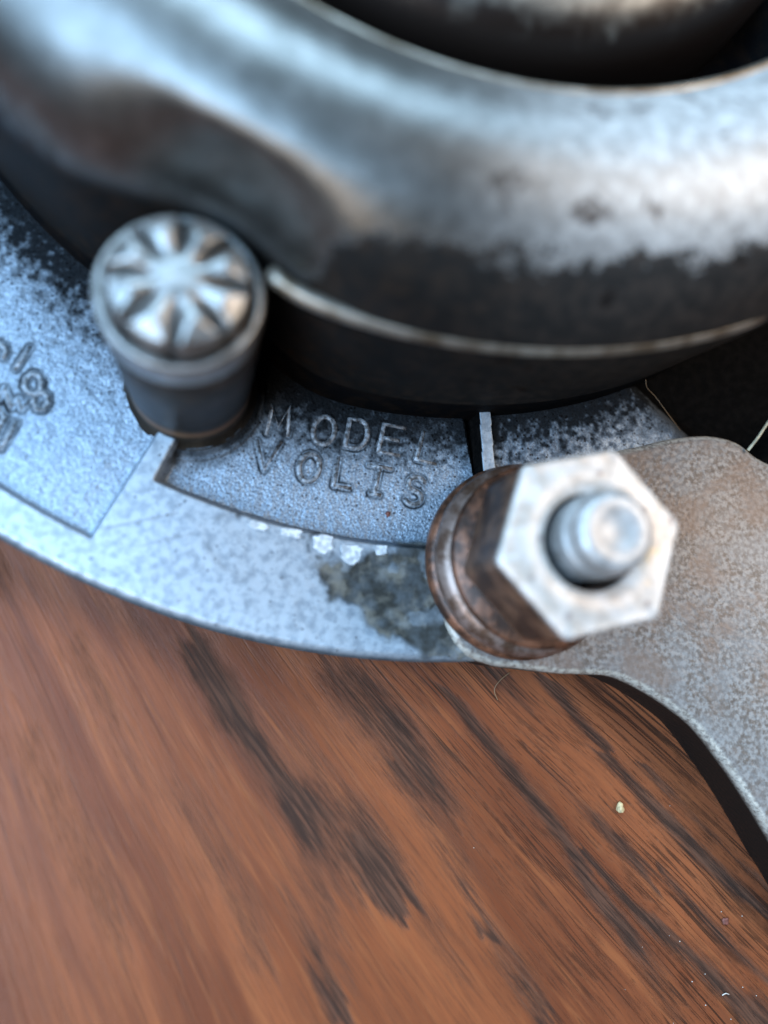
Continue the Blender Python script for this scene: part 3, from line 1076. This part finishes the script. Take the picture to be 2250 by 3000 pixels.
# six-lobed cap
nr, nt_ = 56, 288
rho = np.linspace(0, 1, nr)
ph = np.linspace(0, 2 * np.pi, nt_, endpoint=False)
PHI, RHO = np.meshgrid(ph, rho, indexing='ij')
lob = np.cos(6 * (PHI - math.radians(8)))
Rl = 0.645 + 0.0 * lob
dphi = (PHI - math.radians(42.5) + math.pi / 8) % (math.pi / 4) - math.pi / 8      # angle to the nearest groove
wid = RHO * np.abs(np.sin(dphi)) * 0.62
groove = np.exp(-(wid / 0.045) ** 2) * sstep(0.10, 0.45, RHO)
petal = sstep(0.02, 0.15, wid)
hz = 3.60 + 0.03 * (1 - RHO ** 2) - 0.13 * groove * sstep(0.1, 0.8, RHO) + 0.035 * petal * sstep(0.3, 0.7, RHO)
hz = hz - 0.07 * sstep(0.62, 0.95, RHO) * petal - 0.34 * sstep(0.90, 1.0, RHO) ** 1.5
me = grid_mesh('cap', RHO * Rl * np.cos(PHI), RHO * Rl * np.sin(PHI), hz, wrap=True, attrs={'groove': groove})
cap = link_m('star_cap', me, m_post, (POST[0], POST[1], 0.0), parent=post)

# --- stud with nut and washers on the lug
def at_stud(name, me, m, parent=None, z=0.0, smooth=True):
    return link_m(name, me, m, (STUD[0], STUD[1], z), parent=parent, smooth=smooth)



stud = at_stud('threaded_stud', lathe([(0.44, 0.9), (0.44, 2.50)] + [(0.445 - 0.03 * (k % 2), 2.50 + 0.045 * k) for k in range(1, 10)] +
               [(0.44, 2.93), (0.43, 2.96), (0.405, 2.97), (0.40, 3.0), (0.40, 3.16), (0.385, 3.215), (0.33, 3.245), (0.26, 3.25), (0.18, 3.225), (0.10, 3.20), (0, 3.19)], 96), m_stud)
stud.location.x += 0.07
stud.location.y += 0.06
stud['label'] = 'bright stud end with a dimpled tip standing out of the hex nut'
# nut
hexm = bmesh.new()
NR, NB, NT = 1.045, 1.62, 2.85
a0 = math.radians(12.5)
hp = []
ncirc = 240
AF = NR * math.cos(math.radians(30))


def hex_r(a, corner=0.018):
    b = ((a - a0 + math.pi / 6 + math.pi / 6) % (math.pi / 3)) - math.pi / 6
    b = ((a - a0) % (math.pi / 3)) - math.pi / 6
    return min(AF / math.cos(b), NR * (1 - corner))


rings = []
for mode, val, z in (('c', 0.45, 2.20 - NT), ('c', 0.46, 2.55 - NT), ('c', 0.475, 2.72 - NT), ('c', 0.51, 2.82 - NT), ('c', 0.565, 2.855 - NT), ('c', 0.66, 2.866 - NT), ('c', 0.76, 2.864 - NT), ('c', 0.81, -0.002),
                     ('h', -0.045, 0.0), ('h', -0.012, -0.02), ('h', 0.0, -0.06), ('h', 0.0, NB + 0.12 - NT), ('h', -0.06, NB - NT)):
    ring = []
    for k in range(ncirc):
        a = 2 * math.pi * k / ncirc
        rr_ = val if mode == 'c' else hex_r(a) + val
        ring.append(hexm.verts.new((rr_ * math.cos(a), rr_ * math.sin(a), z)))
    rings.append(ring)
for a, b in zip(rings, rings[1:]):
    for k in range(ncirc):
        hexm.faces.new((a[k], a[(k + 1) % ncirc], b[(k + 1) % ncirc], b[k]))
bmesh.ops.recalc_face_normals(hexm, faces=hexm.faces)
me = bpy.data.meshes.new('nut')
hexm.to_mesh(me)
hexm.free()
nut = at_stud('hex_nut', me, m_nut, parent=stud, z=NT)
me.set_sharp_from_angle(angle=math.radians(32)) if hasattr(me, 'set_sharp_from_angle') else None
at_stud('base_washer', lathe([(0.5, 0.84), (1.20, 0.84), (1.23, 0.88), (1.22, 0.98), (1.16, 1.04), (0.5, 1.04)], 128), m_rust, parent=stud)
at_stud('spacer_ring', lathe([(0.5, 1.04), (0.98, 1.04), (0.98, 1.14), (0.5, 1.14)], 128), m_rust, parent=stud)
at_stud('bevelled_washer', lathe([(0.5, 1.14), (1.17, 1.14), (1.19, 1.18), (1.17, 1.26), (1.07, 1.36), (1.0, 1.37), (0.5, 1.37)], 128), m_washer, parent=stud)
at_stud('upper_washer', lathe([(0.5, 1.37), (0.92, 1.37), (0.93, 1.43), (1.08, 1.47), (1.09, 1.56), (1.05, 1.60), (0.5, 1.61)], 128), m_rust, parent=stud)

# ------------------------------------------------------------------ small loose bits
def lump(r, seed, flat=0.7):
    bm = bmesh.new()
    bmesh.ops.create_icosphere(bm, subdivisions=3, radius=r)
    rd = random.Random(seed)
    ph_ = [rd.uniform(0, 6.28) for _ in range(6)]
    for v in bm.verts:
        n = v.co.normalized()
        k = 1 + 0.16 * math.sin(3 * n.x + ph_[0]) + 0.13 * math.sin(4 * n.y + ph_[1]) + 0.08 * math.sin(7 * n.z + 5 * n.x + ph_[2])
        v.co = v.co * k
        v.co.z *= flat
    me = bpy.data.meshes.new('lump')
    bm.to_mesh(me)
    bm.free()
    return me


p = B(1340, 1745, 0.04)
o = link('crumb', lump(0.062, 3), m_crumb, loc=(p[0], p[1], 0.036))
tag(o, 'pale round crumb on the wood beside the lug', 'crumb')
p = B(838, 1110, 0.52)
o = link('dirt_speck', lump(0.035, 4), m_redspeck, loc=(p[0], p[1], 0.52))
tag(o, 'tiny rust-red speck on the flange below the word VOLTS', 'speck')
p = B(1567, 1990, 0.02)
o = link('dirt_speck', lump(0.045, 6, 0.5), m_redspeck, loc=(p[0], p[1], 0.018))
tag(o, 'tiny dark speck on the wood near the lower right corner', 'speck')
a, b = B(1655, 915, 0.92), B(1618, 972, 0.92)
o = link('straw', tube([(a[0] + .25, a[1] + .32, 0.98), (a[0], a[1], 0.95), ((a[0] + b[0]) / 2 + .01, (a[1] + b[1]) / 2, 0.93), (b[0], b[1], 0.90)], 0.022), m_straw)
tag(o, 'stiff pale straw bit at the right edge above the lug', 'straw')


def hair(name, pts, z, r, m, label):
    P = [np.append(B(u, v, z_), z_) for (u, v), z_ in zip(pts, z)]
    P = smooth_path(P)
    o = link(name, tube(P, r, 5), m)
    tag(o, label, 'fibre')
    return o


def smooth_path(P, k=6):
    out = []
    for i in range(len(P) - 1):
        p0 = P[max(i - 1, 0)]
        p1, p2 = P[i], P[i + 1]
        p3 = P[min(i + 2, len(P) - 1)]
        for s in range(k):
            t = s / k
            out.append(0.5 * (2 * p1 + (p2 - p0) * t + (2 * p0 - 5 * p1 + 4 * p2 - p3) * t * t + (3 * p1 - p0 - 3 * p2 + p3) * t ** 3))
    out.append(P[-1])
    return out


hair('hair', [(1075, 1512), (1068, 1490), (1080, 1470), (1102, 1452)], [0.02, 0.05, 0.06, 0.05], 0.006, m_hair, 'fine brown hair on the wood below the washers')
hair('hair', [(1395, 820), (1398, 838), (1415, 856), (1440, 890), (1470, 930)], [0.75, 0.70, 0.66, 0.62, 0.45], 0.0045, m_hair, 'thin brown hair over the black opening right of the housing')
hair('lint', [(1560, 2150), (1568, 2146), (1575, 2148)], [0.015, 0.03, 0.015], 0.007, m_white, 'tiny white lint curl on the wood at lower right')

# dust: too many to count
bm = bmesh.new()
rd = random.Random(5)
for i in range(26):
    u, v = rd.gauss(1560, 110), rd.gauss(2130, 90)
    if i % 3 == 0:
        u, v = rd.uniform(1000, 1659), rd.uniform(1500, 2212)
    if poly_sd(np.array([B(u, v, 0)[0]]), np.array([B(u, v, 0)[1]]), fine[::4])[0] < 0.1:
        continue
    q = B(u, v, 0)
    s = rd.uniform(0.004, 0.009)
    r = bmesh.ops.create_icosphere(bm, subdivisions=1, radius=s)
    for vv in r['verts']:
        vv.co = Vector((q[0] + vv.co.x * rd.uniform(.7, 1.5), q[1] + vv.co.y, 0.004 + vv.co.z))
me = bpy.data.meshes.new('dust')
bm.to_mesh(me)
bm.free()
o = link('dust', me, m_white)
tag(o, 'pale dust grains scattered on the wood', 'dust', kind='stuff')
